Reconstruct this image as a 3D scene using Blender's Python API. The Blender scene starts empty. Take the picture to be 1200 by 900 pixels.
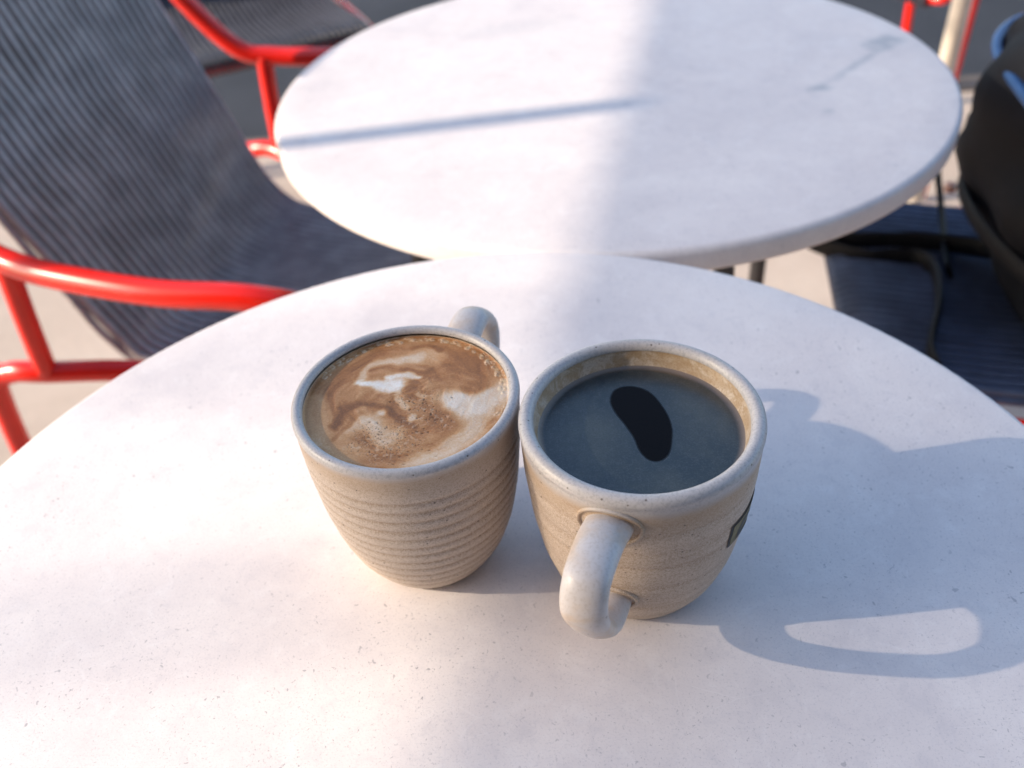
import bpy, bmesh, math, random
import numpy as np
from mathutils import Vector, Matrix, noise
random.seed(7)
PI = math.pi; D = math.radians
S = bpy.context.scene
C = S.collection

# ------------------------------------------------------------------ camera
TZ = 0.73                                   # height of the table tops
cam_d = bpy.data.cameras.new('camera'); cam = bpy.data.objects.new('camera', cam_d); C.objects.link(cam)
r_ = Vector((0.99619642, -0.0560384, -0.06672618)); u_ = Vector((0.08713602, 0.64066798, 0.76285769)); f_ = Vector((0, 0.76577036, -0.64311411))
M = Matrix((r_, u_, -f_)).transposed().to_4x4(); M.translation = Vector((0, 0, TZ + 0.3436))
cam.matrix_world = M
cam_d.sensor_width = 36; cam_d.lens = 36 * 1064.83 / 1200
cam_d.clip_start = 0.02; cam_d.clip_end = 400
cam_d.dof.use_dof = True; cam_d.dof.focus_distance = 0.362; cam_d.dof.aperture_fstop = 7.9; cam_d.dof.aperture_blades = 0
S.camera = cam
# ------------------------------------------------------------------ world, sun, exposure
SUN_AZ, SUN_EL = math.radians(4.0), math.radians(26.0)     # azimuth along which shadows fall, from +X
w = bpy.data.worlds.new('World'); S.world = w; w.use_nodes = True
nt = w.node_tree; bg = nt.nodes['Background']; sky = nt.nodes.new('ShaderNodeTexSky')
sky.sky_type = 'NISHITA'; sky.sun_disc = False; sky.sun_elevation = SUN_EL
sky.sun_rotation = math.radians(270) - SUN_AZ; sky.air_density = 1.0; sky.dust_density = 1.3; sky.ozone_density = 1.0
nt.links.new(sky.outputs[0], bg.inputs[0]); bg.inputs[1].default_value = 0.15
sd = bpy.data.lights.new('sun', 'SUN'); sd.energy = 3.45; sd.angle = math.radians(0.53); sd.color = (1.0, 0.83, 0.63)
so = bpy.data.objects.new('sun', sd); C.objects.link(so)
to_sun = Vector((-math.cos(SUN_AZ) * math.cos(SUN_EL), -math.sin(SUN_AZ) * math.cos(SUN_EL), math.sin(SUN_EL)))
so.rotation_euler = to_sun.to_track_quat('Z', 'Y').to_euler(); so.location = (-3, 0, 4)
S.view_settings.view_transform = 'Standard'; S.view_settings.look = 'None'
S.view_settings.exposure = 1.18; S.view_settings.gamma = 1.0
S.render.engine = 'CYCLES'; S.cycles.use_denoising = True

# ------------------------------------------------------------------ helpers
def link(name, me, mat=None, parent=None, smooth=True):
    o = bpy.data.objects.new(name, me); C.objects.link(o)
    if mat: me.materials.append(mat)
    if parent: o.parent = parent
    if smooth:
        me.polygons.foreach_set('use_smooth', [True] * len(me.polygons))
    return o
def mesh(name, v, f):
    me = bpy.data.meshes.new(name); me.from_pydata([tuple(p) for p in v], [], f); me.update(); return me
def tag(o, label=None, cat=None, group=None, kind=None):
    if label: o['label'] = label
    if cat: o['category'] = cat
    if group: o['group'] = group
    if kind: o['kind'] = kind
    return o
def empty(name, loc=(0, 0, 0), rz=0):
    o = bpy.data.objects.new(name, None); C.objects.link(o); o.location = loc; o.rotation_euler = (0, 0, rz); o.empty_display_size = .05; return o
def lathe(prof, n=128, wob=None):
    v, f = [], []
    for (r, z) in prof:
        for i in range(n):
            a = 2 * PI * i / n
            rr = r * (1 + (wob(a, z) if wob else 0))
            v.append((rr * math.cos(a), rr * math.sin(a), z))
    m = len(prof)
    for j in range(m - 1):
        for i in range(n):
            k = (i + 1) % n
            f.append((j * n + i, j * n + k, (j + 1) * n + k, (j + 1) * n + i))
    return v, f
def smooth_path(pts, per=8, closed=False):
    P = [Vector(p) for p in pts]; out = []
    n = len(P)
    for i in range(n if closed else n - 1):
        if closed: a, b, c, d = P[i - 1], P[i], P[(i + 1) % n], P[(i + 2) % n]
        else: a, b, c, d = P[max(i - 1, 0)], P[i], P[i + 1], P[min(i + 2, n - 1)]
        for k in range(per):
            t = k / per
            out.append(.5 * ((2 * b) + (c - a) * t + (2 * a - 5 * b + 4 * c - d) * t * t + (3 * b - a - 3 * c + d) * t ** 3))
    if not closed: out.append(P[-1])
    return out
def sweep(path, rad, n=14, up=None, caps=True):
    """tube along path; rad = float, or function(t)->(ru, rv) for an elliptic section; up keeps the section's first axis"""
    v, f = [], []; N = len(path); prev = None
    for i, p in enumerate(path):
        t = (path[min(i + 1, N - 1)] - path[max(i - 1, 0)]).normalized()
        if up is not None: s = (up - t * up.dot(t)).normalized()
        else:
            if prev is None:
                q = Vector((0, 0, 1)) if abs(t.z) < .9 else Vector((1, 0, 0)); s = (q - t * q.dot(t)).normalized()
            else: s = (prev - t * prev.dot(t)).normalized()
            prev = s
        b = t.cross(s)
        ru, rv = (rad, rad) if not callable(rad) else rad(i / (N - 1))
        for k in range(n):
            a = 2 * PI * k / n
            v.append(p + s * (ru * math.cos(a)) + b * (rv * math.sin(a)))
    for i in range(N - 1):
        for k in range(n):
            l = (k + 1) % n; f.append((i * n + k, i * n + l, (i + 1) * n + l, (i + 1) * n + k))
    if caps: f.append(tuple(range(n))[::-1]); f.append(tuple((N - 1) * n + k for k in range(n)))
    return v, f
def box(x0, x1, y0, y1, z0, z1, bev=0.0):
    bm = bmesh.new(); bmesh.ops.create_cube(bm, size=1)
    for q in bm.verts: q.co = Vector(((x0 + x1) / 2 + q.co.x * (x1 - x0), (y0 + y1) / 2 + q.co.y * (y1 - y0), (z0 + z1) / 2 + q.co.z * (z1 - z0)))
    if bev: bmesh.ops.bevel(bm, geom=bm.edges[:], offset=bev, segments=2, affect='EDGES')
    me = bpy.data.meshes.new('box'); bm.to_mesh(me); bm.free(); return me

def put_attr(me, name, val):
    at = me.attributes.new(name, 'FLOAT', 'POINT'); at.data.foreach_set('value', np.asarray(val, dtype=np.float32))
class N:
    """tiny node builder"""
    def __init__(s, name):
        s.m = bpy.data.materials.new(name); s.m.use_nodes = True; s.t = s.m.node_tree; s.b = s.t.nodes['Principled BSDF']; s.co = None
    def n(s, typ, **k):
        x = s.t.nodes.new(typ)
        for a, b in k.items(): setattr(x, a, b)
        return x
    def l(s, a, b): s.t.links.new(a, b)
    def obj(s):
        if not s.co: s.co = s.n('ShaderNodeTexCoord')
        return s.co.outputs['Object']
    def noise(s, scale, detail=3, rough=.5, dist=0, vec=None):
        x = s.n('ShaderNodeTexNoise'); x.inputs['Scale'].default_value = scale; x.inputs['Detail'].default_value = detail
        x.inputs['Roughness'].default_value = rough; x.inputs['Distortion'].default_value = dist; s.l(vec or s.obj(), x.inputs['Vector']); return x.outputs['Fac']
    def vor(s, scale, feat='F1', vec=None, rand=1):
        x = s.n('ShaderNodeTexVoronoi'); x.feature = feat; x.inputs['Scale'].default_value = scale; x.inputs['Randomness'].default_value = rand
        s.l(vec or s.obj(), x.inputs['Vector']); return x
    def ramp(s, fac, stops, interp='LINEAR'):
        x = s.n('ShaderNodeValToRGB'); x.color_ramp.interpolation = interp; e = x.color_ramp.elements
        while len(e) < len(stops): e.new(.5)
        for q, (p, c) in zip(e, stops): q.position = p; q.color = (*c, 1) if len(c) == 3 else c
        s.l(fac, x.inputs['Fac']); return x.outputs['Color']
    def rng(s, fac, a, b, c=0., d=1., smooth=True):
        x = s.n('ShaderNodeMapRange'); x.interpolation_type = 'SMOOTHSTEP' if smooth else 'LINEAR'
        for k, q in zip(('From Min', 'From Max', 'To Min', 'To Max'), (a, b, c, d)): x.inputs[k].default_value = q
        s.l(fac, x.inputs['Value']); return x.outputs['Result']
    def mix(s, fac, a, b, mode='MIX'):
        x = s.n('ShaderNodeMix', data_type='RGBA', blend_type=mode)
        for sock, v in ((x.inputs[0], fac), (x.inputs[6], a), (x.inputs[7], b)):
            if hasattr(v, 'is_output') or isinstance(v, bpy.types.NodeSocket): s.l(v, sock)
            elif isinstance(v, (int, float)): sock.default_value = v
            else: sock.default_value = (*v, 1)
        return x.outputs[2]
    def math(s, op, a, b=0.):
        x = s.n('ShaderNodeMath', operation=op)
        for i, v in enumerate((a, b)):
            if isinstance(v, (int, float)): x.inputs[i].default_value = v
            else: s.l(v, x.inputs[i])
        return x.outputs[0]
    def bump(s, h, strength, dist):
        x = s.n('ShaderNodeBump'); x.inputs['Strength'].default_value = strength; x.inputs['Distance'].default_value = dist
        s.l(h, x.inputs['Height']); s.l(x.outputs[0], s.b.inputs['Normal']); return x
    def attr(s, name):
        x = s.n('ShaderNodeAttribute'); x.attribute_name = name; return x.outputs['Fac']
    def z(s):
        x = s.n('ShaderNodeSeparateXYZ'); s.l(s.obj(), x.inputs[0]); return x.outputs['Z']
    def set(s, col=None, rough=None, spec=None, metal=None, coat=None):
        for k, v in (('Base Color', col), ('Roughness', rough), ('Specular IOR Level', spec), ('Metallic', metal), ('Coat Weight', coat)):
            if v is None: continue
            i = s.b.inputs[k]
            if isinstance(v, (int, float)): i.default_value = v
            elif isinstance(v, tuple): i.default_value = (*v, 1)
            else: s.l(v, i)
        return s.m

# ------------------------------------------------------------------ materials
def mat_tabletop(stains=()):
    k = N('compact_concrete_tabletop')
    m1 = k.noise(9, 6, .62, .6); m2 = k.noise(34, 5, .6, 1.2); m3 = k.noise(900, 2, .6)
    col = k.ramp(m1, [(.3, (.62, .575, .585)), (.5, (.69, .64, .64)), (.7, (.75, .70, .69))])
    col = k.mix(k.rng(m2, .54, .72, 0, .28), col, (.55, .52, .55))
    col = k.mix(k.rng(m2, .30, .43, .3, 0), col, (.79, .75, .75))
    col = k.mix(k.rng(m3, .52, .72, 0, .30), col, (.42, .41, .45))
    # pits and dark inclusions: a few sizes, each present only in some cells
    dens = k.rng(k.noise(11, 3, .6), .38, .66, .35, 1.)
    for sc, lo, hi, dark, off in ((330, .705, .75, .8, 3.), (640, .675, .73, .7, 7.), (230, .735, .775, .7, 11.), (1100, .64, .72, .5, 5.)):
        vec = k.n('ShaderNodeMapping'); k.l(k.obj(), vec.inputs[0]); vec.inputs['Location'].default_value = (off, off * .37, off); vec.inputs['Rotation'].default_value = (0, 0, off)
        nz = k.noise(sc, 1.5, .55, .6, vec=vec.outputs[0])
        col = k.mix(k.math('MULTIPLY', k.rng(nz, lo, hi, 0, dark), dens), col, (.25, .24, .27))
    cl = k.noise(95, 6, .72, .5)                        # cloudy trowel marks, light and dark
    col = k.mix(k.rng(cl, .52, .68, 0, .26), col, (.80, .77, .77)); col = k.mix(k.rng(cl, .32, .47, .24, 0), col, (.50, .475, .51))
    # pale hairline scuffs
    wv = k.n('ShaderNodeMapping'); k.l(k.obj(), wv.inputs[0]); wv.inputs['Scale'].default_value = (1, 2.2, 1); wv.inputs['Rotation'].default_value = (0, 0, .7)
    e = k.vor(26, 'DISTANCE_TO_EDGE', vec=k.mix(.045, wv.outputs[0], k.n('ShaderNodeTexNoise').outputs['Color'], 'ADD')); e = e.outputs['Distance']
    col = k.mix(k.math('MULTIPLY', k.rng(e, 0, .014, .26, 0), k.rng(k.noise(15, 3), .5, .66)), col, (.84, .81, .81))
    wz = k.noise(60, 3, .6)
    for (sx, sy, ax, ay, ang, am) in stains:           # greyish spills rubbed into this top
        mp = k.n('ShaderNodeMapping', vector_type='TEXTURE'); k.l(k.obj(), mp.inputs[0]); mp.inputs['Location'].default_value = (sx, sy, TZ); mp.inputs['Rotation'].default_value = (0, 0, ang); mp.inputs['Scale'].default_value = (ax, ay, 1)
        ln = k.n('ShaderNodeVectorMath', operation='LENGTH'); k.l(mp.outputs[0], ln.inputs[0])
        col = k.mix(k.rng(k.math('ADD', ln.outputs['Value'], k.math('MULTIPLY', k.math('SUBTRACT', wz, .5), 1.6)), .1, 1.1, am, 0), col, (.27, .31, .36))
    h = k.math('ADD', k.math('MULTIPLY', m3, .4), k.math('MULTIPLY', k.noise(260, 4), .6))
    k.bump(h, .18, .0006)
    return k.set(col, k.rng(m2, .3, .7, .42, .56), .45)
def mat_ceramic(name, seed, w0, w1, pale=0., gv=.6):
    """bisque stoneware that grows white where the glaze pools: at the lip, by z in metres"""
    k = N(name)
    mp = k.n('ShaderNodeMapping'); k.l(k.obj(), mp.inputs[0]); mp.inputs['Location'].default_value = (seed, seed * .7, 0); V = mp.outputs[0]
    st = k.n('ShaderNodeMapping'); k.l(k.obj(), st.inputs[0]); st.inputs['Scale'].default_value = (1, 1, 7)
    g1 = k.noise(2000, 2, .85, vec=V); g2 = k.noise(850, 3, .75, vec=V); big = k.noise(26, 4, .6, .4, vec=V); band = k.noise(28, 3, .6, vec=st.outputs[0])
    tan = k.mix(k.rng(band, .35, .65), (.41, .295, .205), (.50, .385, .29))
    tan = k.mix(k.rng(big, .35, .7, 0, .45), tan, (.56, .46, .38))
    gr = k.math('ADD', k.math('MULTIPLY', g1, .6), k.math('MULTIPLY', g2, .4))
    tan = k.mix(pale, tan, (.66, .58, .515))
    tan = k.mix(k.math('MULTIPLY', k.attr('groove'), gv), tan, (.34, .23, .15))
    col = k.mix(k.rng(gr, .42, .50, .42, 0), tan, (.22, .15, .09))
    col = k.mix(k.rng(gr, .50, .58, 0, .45), col, (.68, .60, .53))
    z = k.z(); zz = k.math('ADD', z, k.math('MULTIPLY', k.math('SUBTRACT', big, .5), .006))
    # a darker iron line right below the lip, then the white lip itself
    col = k.mix(k.rng(zz, w0 - .012, w0, 0, .5), col, (.40, .27, .16))
    white = k.mix(k.rng(big, .4, .75, 0, .4), (.50, .475, .475), (.50, .43, .36))
    white = k.mix(k.rng(g2, .47, .62, 0, .55), white, (.32, .305, .31))
    wfac = k.rng(zz, w0, w1)
    col = k.mix(wfac, col, white)
    v = k.vor(330, vec=V); sep = k.n('ShaderNodeSeparateColor'); k.l(v.outputs['Color'], sep.inputs[0])
    dot = k.math('MULTIPLY', k.rng(v.outputs['Distance'], .08, .20, .85, 0), k.math('GREATER_THAN', sep.outputs[0], .74))
    col = k.mix(dot, col, (.11, .085, .07))
    k.bump(k.math('ADD', k.math('MULTIPLY', gr, .8), k.math('MULTIPLY', k.noise(120, 3, vec=V), .5)), .14, .0006)
    return k.set(col, k.rng(wfac, 0, 1, .5, .34), .4)
def mat_handle():
    k = N('handle_glaze'); big = k.noise(60, 4, .6, .5); g = k.noise(800, 3, .7)
    col = k.mix(k.rng(big, .42, .68, 0, .8), (.56, .52, .51), (.54, .42, .32))
    col = k.mix(k.rng(g, .48, .64, 0, .34), col, (.38, .32, .275))
    v = k.vor(170); sep = k.n('ShaderNodeSeparateColor'); k.l(v.outputs['Color'], sep.inputs[0])
    col = k.mix(k.math('MULTIPLY', k.rng(v.outputs['Distance'], .05, .13, .8, 0), k.math('GREATER_THAN', sep.outputs[0], .75)), col, (.13, .10, .09))
    k.bump(k.noise(300, 3), .12, .0006)
    return k.set(col, .36, .45)
def mat_inner():
    k = N('inner_glaze'); big = k.noise(90, 4, .65, 1.0); g = k.noise(1200, 2, .7)
    col = k.mix(k.rng(big, .38, .66), (.44, .31, .19), (.62, .52, .41))
    col = k.mix(k.rng(g, .5, .62, 0, .4), col, (.30, .18, .09))
    return k.set(col, .28, .5)
def mat_plain(name, col, rough, spec=.5, coat=None, n=40, amt=.12, bump=0.):
    k = N(name); f = k.noise(n, 4, .6)
    c = k.mix(k.rng(f, .35, .7), tuple(x * (1 - amt) for x in col), tuple(min(1, x * (1 + amt)) for x in col))
    if bump: k.bump(k.noise(n * 12, 3), bump, .001)
    return k.set(c, rough, spec, coat=coat)
M_TOP = mat_tabletop(); M_TOP2 = mat_tabletop([(.278, .026, .030, .020, .5, .75), (.187, -.068, .016, .010, .3, .7), (.235, -.022, .075, .007, .75, .45), (.178, -.117, .008, .007, .1, .35), (-.06, .16, .12, .03, .1, .14)])
M_MUGL = mat_ceramic('stoneware_ribbed', .31, .0895, .0945, .50, .62); M_MUGR = mat_ceramic('stoneware_plain', .83, .0865, .0930, .12, .4)
M_HAND = mat_handle(); M_IN = mat_inner()
M_RED = mat_plain('red_powder_coat', (.74, .012, .003), .26, .5, coat=.15, n=30, amt=.06)
M_CORD = mat_plain('grey_pvc_cord', (.31, .30, .315), .30, .5, n=25, amt=.2)
M_CORD2 = mat_plain('navy_pvc_cord', (.09, .12, .20), .28, .5, n=25, amt=.2)
M_CORD3 = mat_plain('shaded_dark_cord', (.04, .045, .065), .45, .4, n=25, amt=.2)  # darker cord copy for the far chairs, their shade put into the colour
M_STEEL = mat_plain('dark_steel', (.03, .03, .035), .4, n=60)
M_BAG = mat_plain('black_bag_cloth', (.007, .008, .012), .6, .3, n=14, amt=.35, bump=.3)
M_BAG2 = mat_plain('charcoal_bag_cloth', (.010, .011, .016), .65, .25, n=10, amt=.3, bump=.3)
M_STRAP = mat_plain('black_webbing', (.012, .012, .014), .6, .3, n=200, bump=.3)
M_BLUE = mat_plain('sky_sheen_piping', (.03, .09, .24), .25, .6, n=30)  # blue sky reflection on the glossy edge, put into its colour
M_POLE = mat_plain('cream_painted_pole', (.72, .66, .58), .5, n=22)
M_BRASS = mat_plain('copper_rivet', (.6, .32, .22), .4, n=30)

# ------------------------------------------------------------------ the ground
def ground():
    k = N('pale_stone_paving'); b = k.noise(2.2, 5, .6, .4); g = k.noise(60, 5, .7)
    col = k.ramp(b, [(.3, (.38, .32, .27)), (.55, (.46, .39, .335)), (.75, (.52, .45, .39))])
    col = k.mix(k.rng(g, .5, .75, 0, .35), col, (.36, .29, .24)); k.bump(g, .4, .004); k.set(col, .8, .3)
    v = [(-60, -60, 0), (60, -60, 0), (60, 2.35, 0), (-60, 2.35, 0)]
    tag(link('pavement', mesh('pavement', v, [(0, 1, 2, 3)]), k.m, smooth=False), kind='structure')
    k = N('asphalt'); b = k.noise(3, 5, .6); g = k.noise(220, 4, .7)
    col = k.mix(k.rng(b, .35, .7), (.018, .020, .028), (.032, .035, .046)); col = k.mix(k.rng(g, .5, .7, 0, .6), col, (.06, .062, .072))
    k.bump(g, .6, .006); k.set(col, .75, .35)
    v = [(-60, 2.45, -.12), (60, 2.45, -.12), (60, 60, -.12), (-60, 60, -.12)]
    tag(link('road', mesh('road', v, [(0, 1, 2, 3)]), k.m, smooth=False), kind='structure')
    km = mat_plain('kerb_stone', (.13, .11, .10), .8, .3, n=14, bump=.3)
    for i in range(9):
        x = -4.4 + i * 1.0
        o = link('kerb_stone' if i == 0 else 'kerb_stone', box(x + .004, x + .996, 2.352, 2.45, -.13, .004, .006), km, smooth=False); tag(o, kind='structure')
ground()

# ------------------------------------------------------------------ tables
def cafe_table(x, y, R, label, leg_angles, th=.021, mat=None):
    t = empty('cafe_table', (x, y, 0)); tag(t, label, 'table', 'round white cafe tables')
    top = TZ; e = .0055
    prof = [(0, top), (R * .5, top), (R * .9, top), (R - e, top)]
    for a in range(1, 7):
        q = a / 6 * PI / 2; prof.append((R - e + e * math.sin(q), top - e + e * math.cos(q)))
    for a in range(0, 5):
        q = a / 4 * PI / 2; prof.append((R - .004 + .004 * math.cos(q), top - th + .004 - .004 * math.sin(q)))
    prof += [(R * .5, top - th), (0, top - th)]
    v, f = lathe(prof, 160); me = mesh('tabletop', v, f)
    link('tabletop', me, mat or M_TOP, t)
    v, f = lathe([(0, top - th - .001), (.13, top - th - .001), (.13, top - th - .009), (.0, top - th - .009)], 40)
    link('mounting_plate', mesh('mounting_plate', v, f), M_STEEL, t)
    for a in leg_angles:
        ca, sa = math.cos(a), math.sin(a)
        v, f = sweep(smooth_path([(.10 * ca, .10 * sa, top - th - .011), (.16 * ca, .16 * sa, top - th - .02), (.205 * ca, .205 * sa, top - th - .06), (.215 * ca, .215 * sa, .35), (.20 * ca, .20 * sa, .012)], 6), .0095, 10)
        lg = link('leg', mesh('leg', v, f), M_STEEL, t)
        v, f = lathe([(0, 0), (.014, 0), (.014, .012), (0, .012)], 16); me = mesh('foot', [(p[0] + .20 * ca, p[1] + .20 * sa, p[2]) for p in v], f)
        link('foot', me, M_STRAP, lg)
    return t
cafe_table(-.0176, .2579, .30, 'near round white speckled cafe table with the two coffee mugs on it', [math.radians(a) for a in (-45, 45, 135, 225)])
cafe_table(.1156, .8547, .318, 'empty round white cafe table behind the mugs crossed by a thin shadow line', [math.radians(a) for a in (22, 112, 202, 292)], mat=M_TOP2)

# ------------------------------------------------------------------ mugs
RIM, H = .0493, .0979
T_ = [0, .05, .15, .3, .5, .75, 1.]; Q_ = [.605, .672, .779, .868, .9356, .982, 1.]
def wall(t, s=1):
    return float(np.interp(t, T_, Q_)) * RIM * s
def mug(x, y, s, ribs, haz, label, mat, cat_group, lip, hp):
    t = empty('coffee_mug', (x, y, TZ)); tag(t, label, 'mug', cat_group)
    R, h = RIM * s, H * s
    # smooth outer profile
    tt = np.linspace(0, 1, 140); base = np.interp(tt, T_, Q_)
    ker = np.hanning(19); ker /= ker.sum(); pad = np.pad(base, 9, mode='reflect', reflect_type='odd'); base = np.convolve(pad, ker, 'valid')
    prof = [(0, .0022), (R * .48, .0020), (R * .53, .0006), (R * .57, 0.0002)]
    for q, b in zip(tt, base):
        z = h * q
        if z > h - .0062 or z < .0022: continue
        r = R * b
        for (zc, dep, wd) in ribs: r -= dep * math.exp(-((z - zc) / wd) ** 2)
        prof.append((r, z))
    # the lip: a soft roll slightly proud of the body
    lw = lip / 2; ro, zo = R - lw, h - lw * 1.1
    for a in range(-3, 10):
        q = a / 9 * PI / 2 if a >= 0 else a / 9 * PI / 2
        prof.append((ro + (lw + .0002) * math.cos(q), zo + lw * 1.1 * math.sin(q)))
    for a in range(1, 9):
        q = PI / 2 + a / 8 * PI / 2
        prof.append((ro + lw * math.cos(q), zo + lw * 1.1 * math.sin(q)))
    ri = R - lip
    n_out = len(prof)
    ph = haz * 3
    wob = lambda a, z: .0022 * math.sin(2 * a + ph) + .0013 * math.sin(3 * a + ph * 2 + z * 60)
    v, f = lathe(prof, 160, wob)
    bme = mesh('body', v, f)
    put_attr(bme, 'groove', [sum(math.exp(-((p[2] - zc) / (wd * 1.0)) ** 2) for zc, dep, wd in ribs) if p[2] > .003 else 0 for p in v])
    body = link('body', bme, mat, t)
    inn = [(ri + .0002, h - .0036), (ri - .0003, h - .009), (ri - .0014, h - .0105), (ri - .0012, h - .020), (R * .84, h * .45), (R * .66, h * .14), (R * .4, h * .07), (0, h * .065)]
    v, f = lathe(inn, 128, wob); link('inner_wall', mesh('inner_wall', v, [q[::-1] for q in f]), M_IN, t)
    # handle: a flattened strap sweeping out of the wall, its two roots pressed on as collars
    ca, sa = math.cos(haz), math.sin(haz)
    P = lambda r, z: Vector((r * ca, r * sa, z))
    k = s
    path = smooth_path([P(a * k, b * k) for a, b in hp], 8)
    side = Vector((-sa, ca, 0))
    def rad(q):
        e = abs(q - .5) * 2
        return (.0090 - .0010 * e + .0016 * max(0, .35 - q) / .35) * k, (.0049 + .0016 * max(0, e - .55) / .45) * k
    v, f = sweep(path, rad, 28, up=side)
    link('handle', mesh('handle', v, f), M_HAND, t)
    for (z, ru, rv) in ((.0818, .0126, .0092), (hp[-2][1] + .0008, .0103, .0078)):
        r0 = wall(z / H) * s
        loop = []
        for i in range(28):
            a = 2 * PI * i / 28
            da = ru * k * math.cos(a) / r0; zz = z * k + rv * k * math.sin(a)
            rr = wall(zz / h) * s + .0002
            loop.append(Vector((rr * math.cos(haz + da), rr * math.sin(haz + da), zz)))
        loop.append(loop[0])
        v, f = sweep(smooth_path(loop, 2), .0009, 8, caps=False)
        link('handle_collar', mesh('handle_collar', v, f), mat, t)
    return t, ri, h
ribL = [(.0775 - i * .0060 + random.uniform(-.0004, .0004), random.uniform(.00045, .00065), .0012) for i in range(12)]
HPL = [(.038, .0770), (.0495, .0800), (.0620, .0850), (.0735, .0860), (.0815, .0780), (.0825, .0650), (.0760, .0490), (.0640, .0385), (.0490, .0335), (.036, .034)]
HPR = [(.040, .0800), (.0500, .0830), (.0630, .0875), (.0785, .0865), (.0825, .0750), (.0765, .0600), (.0675, .0455), (.0580, .0355), (.0480, .0310), (.034, .030)]
ribR = [(.0785, .00025, .0012), (.0660, .00018, .0016), (.0565, .00022, .0012), (.041, .00016, .0018), (.0235, .00020, .0014), (.0115, .00042, .0010)]
LX, LY, RX, RY, SL = -.0455, .2955, .0505, .2689, .985
mL, riL, hL = mug(LX, LY, SL, ribL, math.radians(66), 'ribbed beige stoneware mug of milky foamed coffee, its handle pointing away', M_MUGL, 'stoneware coffee mugs', .0045, HPL)
mR, riR, hR = mug(RX, RY, 1.0, ribR, math.radians(-113), 'smooth beige stoneware mug of black coffee, handle towards the viewer and a dark square stamp', M_MUGR, 'stoneware coffee mugs', .0060, HPR)

# the square stamp fired onto the right mug (dark frame, olive field, a dark stroke in it)
def stamp_patch(name, a0, a1, z0, z1, off, mat, parent, skew=0):
    v, f = [], []; nx, nz = 14, 8
    for j in range(nz + 1):
        for i in range(nx + 1):
            z = z0 + (z1 - z0) * j / nz; a = a0 + (a1 - a0) * i / nx + skew * (j / nz - .5)
            r = wall(z / H) + off - sum(d * math.exp(-((z - zc) / wd) ** 2) for zc, d, wd in ribR)
            v.append((r * math.cos(a), r * math.sin(a), z))
    for j in range(nz):
        for i in range(nx): f.append((j * (nx + 1) + i, j * (nx + 1) + i + 1, (j + 1) * (nx + 1) + i + 1, (j + 1) * (nx + 1) + i))
    return link(name, mesh(name, v, f), mat, parent)

m_dark = mat_plain('stamp_ink', (.035, .028, .022), .45, n=300); m_olive = mat_plain('stamp_olive', (.17, .14, .055), .5, n=300)
st = stamp_patch('stamp', D(-50), D(-16), .0515, .0655, .0003, m_dark, mR)
stamp_patch('stamp_field', D(-48.3), D(-18), .0526, .0644, .00045, m_olive, st)
stamp_patch('stamp_letter', D(-42), D(-38), .0526, .0622, .0006, m_dark, st, D(4))
stamp_patch('stamp_letter', D(-38), D(-28), .0592, .0616, .0006, m_dark, st)
stamp_patch('stamp_letter', D(-41), D(-30), .0526, .0550, .0006, m_dark, st)

# ------------------------------------------------------------------ drinks
def disc(R, nr, na):
    v = [(0, 0, 0)]; f = []
    for j in range(1, nr + 1):
        for i in range(na):
            a = 2 * PI * i / na; v.append((R * j / nr * math.cos(a), R * j / nr * math.sin(a), 0))
    for i in range(na): f.append((0, 1 + i, 1 + (i + 1) % na))
    for j in range(nr - 1):
        for i in range(na):
            k = (i + 1) % na; f.append((1 + j * na + i, 1 + (j + 1) * na + i, 1 + (j + 1) * na + k, 1 + j * na + k))
    return np.array(v), f
def seg_dist(P, pts):
    d = np.full(len(P), 9.)
    for a, b in zip(pts[:-1], pts[1:]):
        a = np.array(a); b = np.array(b); ab = b - a; t = np.clip(((P - a) @ ab) / max(ab @ ab, 1e-9), 0, 1)
        d = np.minimum(d, np.hypot(*(P - a - t[:, None] * ab).T))
    return d
def cat(pts, per=6): return [(p.x, p.y) for p in smooth_path([(a, b, 0) for a, b in pts], per)]
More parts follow.
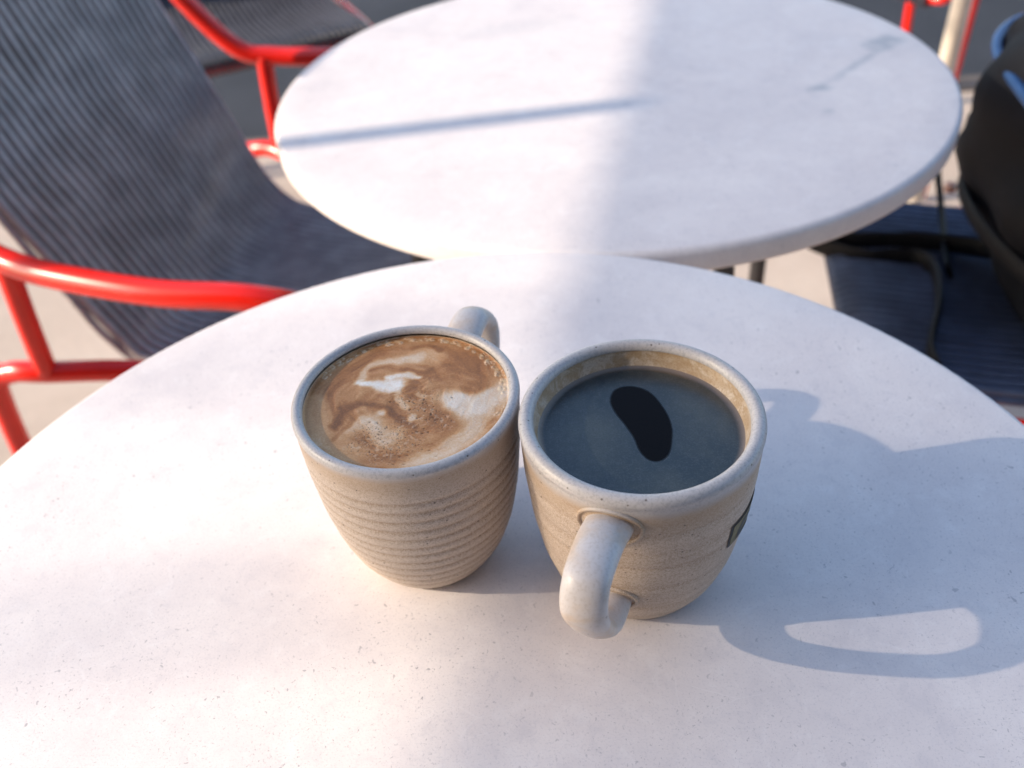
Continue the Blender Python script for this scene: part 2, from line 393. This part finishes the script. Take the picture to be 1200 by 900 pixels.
def cappuccino():
    R = riL + .0004
    v, f = disc(R, 190, 380)
    P = v[:, :2] / R
    nv = lambda s, w: np.array([noise.noise_vector(Vector((x * s, y * s, w))) for x, y in P])[:, :2]
    Q = P + nv(2.2, .3) * .10 + nv(6, 1.7) * .040 + nv(15, 3.1) * .014
    Qs = P + nv(2.2, .3) * .05 + nv(7, 1.7) * .030 + nv(22, 3.1) * .014     # less warped, for the clearer marks
    def ss(d, a, b):
        q = np.clip((d - a) / (b - a), 0, 1); return 1 - q * q * (3 - 2 * q)
    # a slow rotation about the middle draws the noise out into arcs
    c0 = np.array([-.05, .05]); d0 = Q - c0; r0 = np.hypot(*d0.T); th = np.arctan2(d0[:, 1], d0[:, 0]) + 2.6 * np.exp(-r0 / .6)
    fold = np.array([noise.noise(Vector((math.cos(t) * 1.6, math.sin(t) * 1.6, r * 6.5))) + .55 * noise.noise(Vector((math.cos(t) * 3.4, math.sin(t) * 3.4, r * 17 + 4))) + .3 * noise.noise(Vector((math.cos(t) * 5, math.sin(t) * 5, r * 38 + 9))) for t, r in zip(th, r0)])
    milk = .26 + fold * .20
    def add(pts, a, b, val, k=1., X=None):
        nonlocal milk
        X = Q if X is None else X
        w_ = ss(seg_dist(X, cat(pts) if len(pts) > 2 else (pts + [pts[-1]] if len(pts) == 1 else pts)), a, b) * k
        milk = milk * (1 - w_) + (val + fold * .10) * w_
    add([(.48, -.08), (.66, -.22), (.90, -.02)], .06, .30, .82, 1.)
    add([(.66, -.48), (.42, -.72), (.10, -.86)], .03, .22, .72, .95)
    add([(-.96, .05), (-.80, -.40), (-.55, -.70)], .08, .26, .42, .8)
    add([(-.49, -.31), (-.34, -.33), (-.17, -.47)], .04, .22, .66, .9)
    add([(-.10, .64), (.10, .66), (.30, .60)], .03, .16, .60, .75)
    add([(.69, .41), (.55, .58)], .05, .30, .12, .9)
    add([(.74, .12), (.62, .10)], .03, .14, .10, .8)
    add([(.36, -.39), (.30, -.28)], .04, .19, .10, .85)
    add([(-.72, -.27), (-.60, -.05), (-.42, .02), (-.25, -.08), (-.08, -.24), (.06, -.34)], .008, .075, .02, .95)
    add([(-.66, -.42), (-.54, -.20), (-.42, -.12)], .01, .05, .12, .6)
    add([(0., .82), (.19, .81), (.33, .735)], .008, .06, .04, .85)
    add([(-.43, .34), (-.43, .50), (-.34, .60), (-.12, .64), (.10, .68)], .015, .08, .74, .85)
    add([(-.36, .42), (-.22, .47), (-.1, .45)], .01, .06, .42, .6)
    add([(-.08, .51), (.11, .434), (.24, .47)], .008, .055, .08, .85)
    add([(-.02, .20), (-.08, .02), (-.02, -.12)], .012, .05, .70, .7)
    add([(.04, .24), (.06, .02)], .02, .09, .10, .8)
    for k in range(7):                                    # fine drawn-out streaks at the right back
        o = k * .05; add([(.10, .02 + o), (.28, .15 + o), (.50, .15 + o * 1.1), (.70, .02 + o)], .001, .020, (.14, .44)[k % 2], .30, Q)
    add([(-.20, .36), (-.07, .42), (.07, .36)], .008, .060, .88, .85)
    add([(-.48, .32), (-.38, .28), (-.24, .24), (-.10, .24)], .004, .075, .95, .9, Qs)
    add([(-.24, .24), (-.10, .29), (-.12, .20), (-.20, .22)], .01, .13, 1., .9, Qs)
    add([(-.30, -.143), (-.27, -.143)], .0, .06, .8, .9, Q)
    add([(.02, -.27), (.06, -.25)], .01, .06, .75, .8, Qs)
    add([(.12, .06), (.16, .02)], .01, .05, .66, .7, Qs)
    bub = np.zeros(len(P))
    for q, r in (((-.31, -.47), .18), ((-.12, -.62), .22), ((.06, -.58), .18), ((-.42, -.58), .14), ((.17, -.22), .18), ((.22, 0), .13), ((.0, -.40), .15), ((-.02, .0), .1), ((.36, -.36), .14), ((-.20, -.72), .16)):
        bub = np.maximum(bub, ss(np.hypot(P[:, 0] - q[0], P[:, 1] - q[1]), r * .3, r * 1.3))
    rr = np.hypot(P[:, 0], P[:, 1]); an = np.degrees(np.arctan2(P[:, 1], P[:, 0]))
    ring = ss(np.abs(rr - .945), .008, .04) * np.clip((105 - np.abs(an - 62)) / 45, 0, 1)
    # surface bubbles: little domes round the edge, small burst craters in the froth
    dome = np.zeros(len(P)); wall_ = np.zeros(len(P)); rnd = random.Random(3)
    for k in range(250):
        if k < 80: a = D(rnd.uniform(-25, 155)); q0 = rnd.uniform(.905, .985); q = (q0 * math.cos(a), q0 * math.sin(a)); r = rnd.uniform(.008, .024); sgn = 1
        else:
            c, s_ = rnd.choice((((.17, -.15), .22), ((.05, -.05), .22), ((-.2, -.55), .30), ((.0, -.58), .26), ((.27, -.3), .18), ((-.3, -.5), .2), ((-.1, -.65), .2))); q = (rnd.gauss(c[0], s_ * .5), rnd.gauss(c[1], s_ * .5)); r = rnd.choice((.006, .007, .008, .009, .010, .014)); sgn = -1
        d = np.hypot(P[:, 0] - q[0], P[:, 1] - q[1]) / r
        if sgn > 0: dome += np.clip(1 - d ** 2, 0, 1) ; wall_ = np.maximum(wall_, np.clip(1 - np.abs(d - .9) / .35, 0, 1))
        else: dome -= np.clip(1 - d ** 2, 0, 1) * (.5 + r * 40)
    milk = np.clip(milk, 0, 1)
    z = .00035 * np.clip(dome, -1, 1) + .0008 * np.clip((rr - .965) / .035, 0, 1) ** 2 + .00016 * fold
    vv = v.copy(); vv[:, 2] = z
    me = mesh('milky_coffee', vv, f); put_attr(me, 'milk', milk); put_attr(me, 'bub', bub); put_attr(me, 'ring', ring); put_attr(me, 'pit', np.clip(-dome, 0, 1)); put_attr(me, 'sky_tone_', np.clip(wall_, 0, 1))
    k = N('coffee_foam'); a = k.attr('milk'); fine = k.noise(1100, 3, .7); mid = k.noise(240, 4, .65, .8)
    a2 = k.math('ADD', a, k.math('ADD', k.math('MULTIPLY', k.math('SUBTRACT', fine, .5), .40), k.math('MULTIPLY', k.math('SUBTRACT', mid, .5), .26)))
    col = k.ramp(a2, [(.0, (.23, .095, .034)), (.22, (.42, .180, .060)), (.45, (.60, .320, .140)), (.68, (.73, .52, .34)), (1., (.90, .84, .76))])
    vo = k.vor(760); sep = k.n('ShaderNodeSeparateColor'); k.l(vo.outputs['Color'], sep.inputs[0])
    d = k.math('MULTIPLY', k.rng(vo.outputs['Distance'], .14, .34, .85, 0), k.math('GREATER_THAN', sep.outputs[0], .35))
    col = k.mix(k.math('MULTIPLY', d, k.attr('bub')), col, (.15, .065, .024))
    vo2 = k.vor(1300); d2 = k.math('MULTIPLY', k.rng(vo2.outputs['Distance'], .1, .45, .55, 0), k.attr('bub')); col = k.mix(d2, col, (.24, .115, .05))
    col = k.mix(k.math('MULTIPLY', k.rng(k.noise(500, 2), .52, .68, 0, .4), k.attr('bub')), col, (.74, .55, .37))
    col = k.mix(k.math('MULTIPLY', k.attr('pit'), .6), col, (.25, .12, .05))
    col = k.mix(k.math('MULTIPLY', k.attr('sky_tone_'), .75), col, (.82, .66, .46))
    col = k.mix(k.math('MULTIPLY', k.attr('ring'), k.rng(k.noise(420, 2), .48, .6, 0, .6)), col, (.72, .52, .30))
    hh = k.math('ADD', k.math('MULTIPLY', fine, .5), k.math('SUBTRACT', mid, k.math('MULTIPLY', d, k.math('MULTIPLY', k.attr('bub'), 1.2))))
    k.bump(hh, .40, .0006); k.set(col, .40, .4)
    k.b.inputs['Subsurface Weight'].default_value = .12; k.b.inputs['Subsurface Radius'].default_value = (.004, .002, .001); k.b.inputs['Subsurface Scale'].default_value = .25
    o = link('milky_coffee', me, k.m); o.location = (LX, LY, TZ + hL - .0046)
    tag(o, 'swirled brown and white foamed milk coffee filling the ribbed mug', 'coffee')
def black_coffee():
    R = riR - .0012
    v, f = disc(R, 170, 300); P = v[:, :2] / R
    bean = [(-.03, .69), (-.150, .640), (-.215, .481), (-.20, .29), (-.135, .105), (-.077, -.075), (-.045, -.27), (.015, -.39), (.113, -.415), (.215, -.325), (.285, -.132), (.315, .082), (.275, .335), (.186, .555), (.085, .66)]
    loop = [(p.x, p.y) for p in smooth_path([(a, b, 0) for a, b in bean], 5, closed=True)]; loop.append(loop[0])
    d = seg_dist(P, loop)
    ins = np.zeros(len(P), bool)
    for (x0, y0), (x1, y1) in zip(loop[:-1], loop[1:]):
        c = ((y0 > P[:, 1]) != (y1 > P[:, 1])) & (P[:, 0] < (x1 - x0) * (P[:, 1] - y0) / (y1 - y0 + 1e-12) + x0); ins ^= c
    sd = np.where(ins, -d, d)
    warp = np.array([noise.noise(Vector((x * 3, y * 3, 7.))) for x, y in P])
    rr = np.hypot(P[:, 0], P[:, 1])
    sky_tone = np.clip((sd + .014 + warp * .02) / .034, 0, 1); sky_tone = sky_tone * sky_tone * (3 - 2 * sky_tone)  # sky reflection painted as a blue grey tone, left out of the bean
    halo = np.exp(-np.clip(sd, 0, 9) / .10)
    refl_patch = np.exp(-(((P[:, 0] + .42) / .30) ** 2 + ((P[:, 1] + .02) / .34) ** 2)) * .9 + np.exp(-(((P[:, 0] - .62) / .30) ** 2 + ((P[:, 1] - .18) / .42) ** 2)) * .65 + np.exp(-(((P[:, 0] + .1) / .5) ** 2 + ((P[:, 1] + .75) / .22) ** 2)) * .35  # lighter blurred reflection patches, painted into the surface colour
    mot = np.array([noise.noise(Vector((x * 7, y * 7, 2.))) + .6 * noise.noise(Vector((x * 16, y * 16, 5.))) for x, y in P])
    refl_patch = np.clip(refl_patch + (warp * .5 + mot * .28) * (rr < .93), 0, 1) * (1 - .75 * halo) * np.clip((.99 - rr) / .12, 0, 1)
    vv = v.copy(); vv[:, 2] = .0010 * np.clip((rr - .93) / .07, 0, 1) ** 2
    me = mesh('black_coffee', vv, f); put_attr(me, 'sky_tone', sky_tone); put_attr(me, 'refl_patch', refl_patch); put_attr(me, 'edge', np.clip((rr + warp * .02 - .93) / .07, 0, 1))
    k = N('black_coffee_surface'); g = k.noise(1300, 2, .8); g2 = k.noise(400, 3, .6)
    fcol = k.mix(k.attr('refl_patch'), (.010, .019, .022), (.054, .062, .052))
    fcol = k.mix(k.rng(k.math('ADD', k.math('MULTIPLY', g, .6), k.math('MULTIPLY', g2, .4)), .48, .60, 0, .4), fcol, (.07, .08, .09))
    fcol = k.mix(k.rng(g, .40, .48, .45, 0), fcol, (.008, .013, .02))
    col = k.mix(k.attr('sky_tone'), (.0045, .004, .0045), fcol); col = k.mix(k.math('MULTIPLY', k.attr('edge'), .9), col, (.20, .13, .07))
    k.set(col, k.rng(k.attr('sky_tone'), 0, 1, .16, .30), .5)
    k.l(k.rng(k.attr('sky_tone'), 0, 1, .10, 1.0), k.b.inputs['Specular IOR Level'])
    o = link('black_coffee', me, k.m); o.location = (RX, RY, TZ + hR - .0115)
    tag(o, 'black coffee with painted blue grey sky reflection and dark bean shaped patch in the smooth mug', 'coffee')
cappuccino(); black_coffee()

# ------------------------------------------------------------------ chairs
def make_chair(label, cord_mat, arms=True, ncord=31, seed=1):
    t = empty('cord_chair'); tag(t, label, 'chair', 'red tube chairs strung with grey cord')
    if arms:
        frames = (('arm_frame', [(-.165, .19, .93), (-.125, .215, .83), (-.07, .245, .71), (-.015, .256, .645), (.035, .268, .632), (.10, .277, .63), (.21, .282, .63), (.30, .270, .628), (.345, .25, .60), (.36, .247, .52), (.375, .25, .25), (.385, .252, .012)], .0128),
                  ('arm_strut', [(.02, .262, .635), (.012, .264, .56), (.0066, .266, .49)], .0112),
                  ('rear_leg', [(.17, .17, .425), (.0855, .223, .47), (.0066, .264, .488), (-.040, .272, .485), (-.066, .277, .455), (-.088, .280, .25), (-.110, .284, .012)], .012))
        front = [(.36, -.25, .50), (.405, -.225, .45), (.42, -.19, .438), (.424, 0, .436), (.42, .19, .438), (.405, .225, .45), (.36, .25, .50)]
    else:
        frames = (('back_frame', [(-.165, .19, .93), (-.11, .205, .78), (-.05, .215, .60), (-.01, .218, .46), (-.03, .225, .25), (-.06, .23, .012)], .0120),
                  ('side_rail', [(-.015, .217, .44), (.10, .215, .42), (.30, .212, .425), (.41, .20, .436)], .0105),
                  ('front_leg', [(.26, .205, .425), (.27, .205, .38), (.28, .21, .20), (.30, .215, .012)], .0112))
        front = [(.41, -.20, .436), (.424, -.18, .436), (.424, 0, .436), (.424, .18, .436), (.41, .20, .436)]
    for sg in (-1, 1):
        for nm, pts, r in frames:
            v, f = sweep(smooth_path([(a, sg * b, c) for a, b, c in pts], 6), r, 16); link(nm, mesh(nm, v, f), M_RED, t)
    for nm, pts in (('top_rail', [(-.165, -.190, .93), (-.172, 0, .935), (-.165, .190, .93)]), ('front_rail', front), ('seat_rail', [(.17, -.17, .420), (.17, 0, .405), (.17, .17, .420)])):
        v, f = sweep(smooth_path(pts, 6), .0105, 14); link(nm, mesh(nm, v, f), M_RED, t)
    side = [(-.156, .945), (-.136, .88), (-.096, .77), (-.054, .66), (-.008, .550), (.024, .482), (.056, .447), (.11, .437), (.20, .434), (.32, .442), (.41, .4515), (.434, .446), (.437, .436), (.430, .425), (.40, .424)]
    path2 = smooth_path([(a, 0, b) for a, b in side], 5); L = len(path2)
    path3 = []
    for j in range(3, L - 14):
        tg = (path2[j + 1] - path2[j - 1]).normalized(); path3.append(path2[j] + Vector((tg.z, 0, -tg.x)).normalized() * -.0074 * (1 if tg.z < 0 else 1)); L3 = len(path3)
    def strand(path, u, i, r, w=1.):
        pts = []; n = len(path)
        for j, p in enumerate(path):
            q = j / (n - 1)
            # cords drift together where they cross the lacing of the back
            wv = (.0045 * math.exp(-((q - .17 - .05 * u) / .028) ** 2) * math.sin(u * 5 + 1) + .0035 * math.exp(-((q - .26 + .04 * u) / .03) ** 2) + .0022 * math.sin(q * 24 + u * 2)) * w
            sag = .005 * (1 - u * u) * math.sin(min(1, q / .8) * PI)
            pts.append(Vector((p.x - sag * (q < .4), u * .196 * (1 + .04 * (1 - min(1, q / .4))) + wv * (1 if q < .5 else .4), p.z - sag * (q >= .4))))
        return sweep(pts, r, 6)
    for i in range(ncord):
        v, f = strand(path2, (i + .5) / ncord * 2 - 1, i, .0047); link('cord', mesh('cord', v, f), cord_mat, t)
    for i in range(ncord - 1):       # the returning layer of the same cords, behind and between
        v, f = strand(path3, (i + 1) / ncord * 2 - 1, i, .0056, 1.); link('cord', mesh('cord', v, f), cord_mat, t)
    return t
def copy_tree(o, label, mat=None):
    c = o.copy(); C.objects.link(c); c['label'] = label
    for ch in list(o.children):
        d = ch.copy(); C.objects.link(d); d.parent = c
        if mat and d.name.startswith('cord'):
            d.material_slots[0].link = 'OBJECT'; d.material_slots[0].material = mat
    return c
chA = make_chair('red framed grey cord chair beside the two tables, left of the mugs', M_CORD)
chA.location = (-.411, 1.035, 0); chA.rotation_euler = (0, 0, D(-20))
chR = make_chair('armless red framed cord chair right of the tables with the black bag on it', M_CORD2, arms=False)
chR.location = (.82, .785, 0); chR.rotation_euler = (0, 0, D(168))
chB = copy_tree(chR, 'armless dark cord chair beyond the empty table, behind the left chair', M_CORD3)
chB.location = (-.565, 2.24, 0); chB.rotation_euler = (0, 0, D(-68))

# ------------------------------------------------------------------ bag on the right chair
def bag():
    t = empty('shoulder_bag', (.62, .82, .44)); tag(t, 'black soft bag slumped on the right chair with a strap trailing over the seat', 'bag')
    # rings: centre, half widths along x and y, in world coordinates
    # left outline at each height, then half widths
    lb = [(.52, .70, .452, .07, .10), (.498, .702, .462, .11, .13), (.490, .752, .49, .14, .155), (.470, .778, .54, .165, .17), (.450, .785, .60, .18, .175), (.445, .795, .66, .18, .17), (.452, .80, .71, .165, .15), (.455, .79, .745, .135, .12), (.47, .775, .765, .09, .07), (.52, .77, .772, .004, .004)]
    rings = [((a + rx * .98 + .055 + max(0, z - .6) * .12, b + .015, z), rx, ry) for a, b, z, rx, ry in lb]
    path = smooth_path([r[0] for r in rings], 4); rx = smooth_path([(r[1], r[2], 0) for r in rings], 4)
    v, f = [], []; n = 64
    for p, q in zip(path, rx):
        for i in range(n):
            a = 2 * PI * i / n; c, s = math.cos(a), math.sin(a)
            e = .72; X = math.copysign(abs(c) ** e, c) * q.x; Y = math.copysign(abs(s) ** e, s) * q.y
            nz = noise.noise(Vector((c * 2, s * 2, p.z * 9))) * .022 + noise.noise(Vector((c * 4, s * 4, p.z * 14 + 3))) * .013 + noise.noise(Vector((c * 9, s * 9, p.z * 34))) * .004
            k = 1 + nz / .17
            v.append((p.x + X * k - .62, p.y + Y * k - .82, p.z - .44))
    for j in range(len(path) - 1):
        for i in range(n): k = (i + 1) % n; f.append((j * n + i, j * n + k, (j + 1) * n + k, (j + 1) * n + i))
    f.append(tuple(range(n))[::-1]); b = link('bag_body', mesh('bag_body', v, f), M_BAG2, t)
    O = Vector((.62, .82, .44))
    def tube(name, pts, r, mat, flat=None, parent=t):
        path = [p - O for p in smooth_path(pts, 8)]
        v, f = sweep(path, (lambda q: (r, flat)) if flat else r, 10); return link(name, mesh(name, v, f), mat, parent)
    def on(a, k):  # point on ring k (float) at angle a, pushed slightly out
        k0 = min(int(k), len(rings) - 2); fr = k - k0; A, B = rings[k0], rings[k0 + 1]
        c = Vector(A[0]).lerp(Vector(B[0]), fr); x = A[1] + (B[1] - A[1]) * fr; y = A[2] + (B[2] - A[2]) * fr
        ca, sa = math.cos(a), math.sin(a); e = .72
        return c + Vector((math.copysign(abs(ca) ** e, ca) * x, math.copysign(abs(sa) ** e, sa) * y, 0)) * 1.055
    tube('piping', [on(D(110), 6.3), on(D(135), 6.2), on(D(160), 6.0), on(D(180), 5.8), on(D(200), 5.5), on(D(220), 5.2), on(D(245), 5.0), on(D(280), 4.9)], .0058, M_BLUE)
    tube('seam_band', [on(D(120), 3.3), on(D(150), 3.2), on(D(180), 3.1), on(D(210), 3.1), on(D(240), 3.3), on(D(270), 3.5)], .011, M_STRAP, .004)
    v, f = lathe([(.004, .040), (.05, .036), (.085, .022), (.105, .0), (.108, -.02), (.10, -.03), (.0, -.03)], 48)
    v = [(p[0] * .95 + .645 - .62, p[1] * .9 + .80 - .82, p[2] + .762 - .44) for p in v]
    link('top_flap', mesh('top_flap', v, f), M_BAG, t)
    tube('strap', [(.40, 1.03, .470), (.375, .99, .462), (.385, .945, .463), (.43, .905, .463), (.465, .90, .463), (.490, .895, .463), (.500, .865, .463), (.478, .80, .463), (.44, .73, .463), (.43, .69, .464)], .0125, M_STRAP, .0035)
    tube('strap', [(.40, .96, .467), (.43, .935, .468), (.50, .925, .467), (.56, .90, .467), (.60, .86, .475)], .012, M_STRAP, .0032)
    tube('strap', [(.50, .93, .64), (.53, .985, .56), (.545, .97, .49), (.535, .92, .464), (.515, .86, .463)], .012, M_STRAP, .003)
    v, f = lathe([(0, -.006), (.008, -.005), (.008, .005), (0, .006)], 16); link('rivet', mesh('rivet', [(p[0] + .603 - .62, p[1] + 1.059 - .82, p[2] + .458 - .44) for p in v], f), M_BRASS, t)
bag()

# ------------------------------------------------------------------ pole and chair at the far right
v, f = sweep([Vector((.779, 1.48, 0)), Vector((.779, 1.48, 1.1)), Vector((.779, 1.48, 2.3))], .0155, 20)
tag(link('parasol_pole', mesh('parasol_pole', v, f), M_POLE), 'cream painted pole standing beyond the empty table next to red chair tubing', 'pole')
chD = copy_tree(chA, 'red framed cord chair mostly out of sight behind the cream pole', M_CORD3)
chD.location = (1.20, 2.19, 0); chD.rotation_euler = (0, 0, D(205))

# ------------------------------------------------------------------ unseen shade screen, added to dim the sun on the right
def screen():
    k = N('shade_mesh_cloth'); tr = k.n('ShaderNodeBsdfTransparent'); mx = k.n('ShaderNodeMixShader')
    k.set(mat_col := (.32, .30, .28), .9, .1); out = [n for n in k.t.nodes if n.type == 'OUTPUT_MATERIAL'][0]
    tr.inputs[0].default_value = (1, 1, 1, 1); mx.inputs[0].default_value = .73
    k.l(tr.outputs[0], mx.inputs[1]); k.l(k.b.outputs[0], mx.inputs[2]); k.l(mx.outputs[0], out.inputs['Surface'])
    Dd = 2.4; c4, s4 = math.cos(SUN_AZ), math.sin(SUN_AZ); z0 = TZ + Dd * math.tan(SUN_EL)
    e0 = Vector((-.040 - Dd * c4, .216 - Dd * s4, z0)); e1 = Vector((.194 - Dd * c4, 1.068 - Dd * s4, z0)); dr = (e1 - e0).normalized()
    A = e0 - dr * 1.3; B = e0 + dr * 2.2
    t = empty('added_shade_screen', (A.x, A.y, 0)); tag(t, 'unseen strip of see-through cloth on slim posts, added to part-shade the tables', 'shade screen')
    rel = lambda p: Vector(p) - Vector((A.x, A.y, 0))
    n = 24; v, f = [], []
    for i in range(n + 1):
        p = A.lerp(B, i / n)
        for zz in (0, .35, .75, 1.15): v.append(rel((p.x, p.y, z0 + zz)))
    for i in range(n):
        for j in range(3): f.append((i * 4 + j, (i + 1) * 4 + j, (i + 1) * 4 + j + 1, i * 4 + j + 1))
    link('cloth', mesh('cloth', v, f), k.m, t)
    # the post whose shadow crosses the far table
    py = .80 - (2.4 + .1) * s4 - .004
    fr = (py - e0.y) / dr.y; post = e0 + dr * fr
    for q, r in ((A, .02), (post, .013), (B, .02)):
        vv, ff = sweep([rel((q.x, q.y, 0)), rel((q.x, q.y, 1.5)), rel((q.x, q.y, z0 + (.01 if q is post else 1.2)))], r, 14); link('post', mesh('post', vv, ff), M_STEEL, t)
screen()

# ------------------------------------------------------------------ unseen cafe front, added behind the viewer to block half the sky
def facade():
    t = empty('added_cafe_front', (0, -1.75, 0)); tag(t, 'unseen cafe front with tall windows, added behind the viewer to block sky', 'building')
    m_wall = mat_plain('rendered_wall', (.20, .185, .175), .9, .2, n=6, bump=.2); m_fr = mat_plain('dark_window_frame', (.03, .03, .032), .5, n=20)
    k = N('window_glass'); k.set((.02, .025, .03), .08, .6)
    xs = [-4.5, -3.1, -2.7, -1.3, -.9, .5, .9, 2.3, 2.7, 4.1, 4.5]
    for i in range(0, len(xs) - 1):
        a, b = xs[i], xs[i + 1]
        if i % 2 == 1: link('pier', box(a, b, -.3, 0, 0, 2.9), m_wall, t, smooth=False)
        else:
            f = link('window', box(a, a + .06, -.16, -.06, .45, 2.9), m_fr, t, smooth=False)
            link('frame_post', box(b - .06, b, -.16, -.06, .45, 2.9), m_fr, f, smooth=False)
            link('frame_rail', box(a + .06, b - .06, -.16, -.06, 2.84, 2.9), m_fr, f, smooth=False)
            link('frame_rail', box(a + .06, b - .06, -.16, -.06, .45, .51), m_fr, f, smooth=False)
            link('pane', box(a + .06, b - .06, -.12, -.10, .51, 2.84), k.m, f, smooth=False)
            link('plinth', box(a, b, -.25, -.02, 0, .45), m_wall, t, smooth=False)
    link('upper_wall', box(-4.5, 4.5, -.3, 0, 2.9, 4.2), m_wall, t, smooth=False)
facade()

# two thin unseen poles, added to lay soft faint shadow bands on the near table
for i, (yy, rr_) in enumerate(((.262, .010), (.452, .008))):
    Dp = 8.5 + i * 1.2; vx, vy = -.2 - Dp * math.cos(SUN_AZ), yy - Dp * math.sin(SUN_AZ)
    v, f = sweep([Vector((vx, vy, 0)), Vector((vx, vy, 3)), Vector((vx, vy, 6.5))], rr_, 12)
    tag(link('shadow_band_pole', mesh('shadow_band_pole', v, f), M_STEEL), ('thin unseen pole added far off on the sunny side for a soft shadow band', 'slimmer and farther unseen pole added for a second soft shadow band')[i], 'pole')
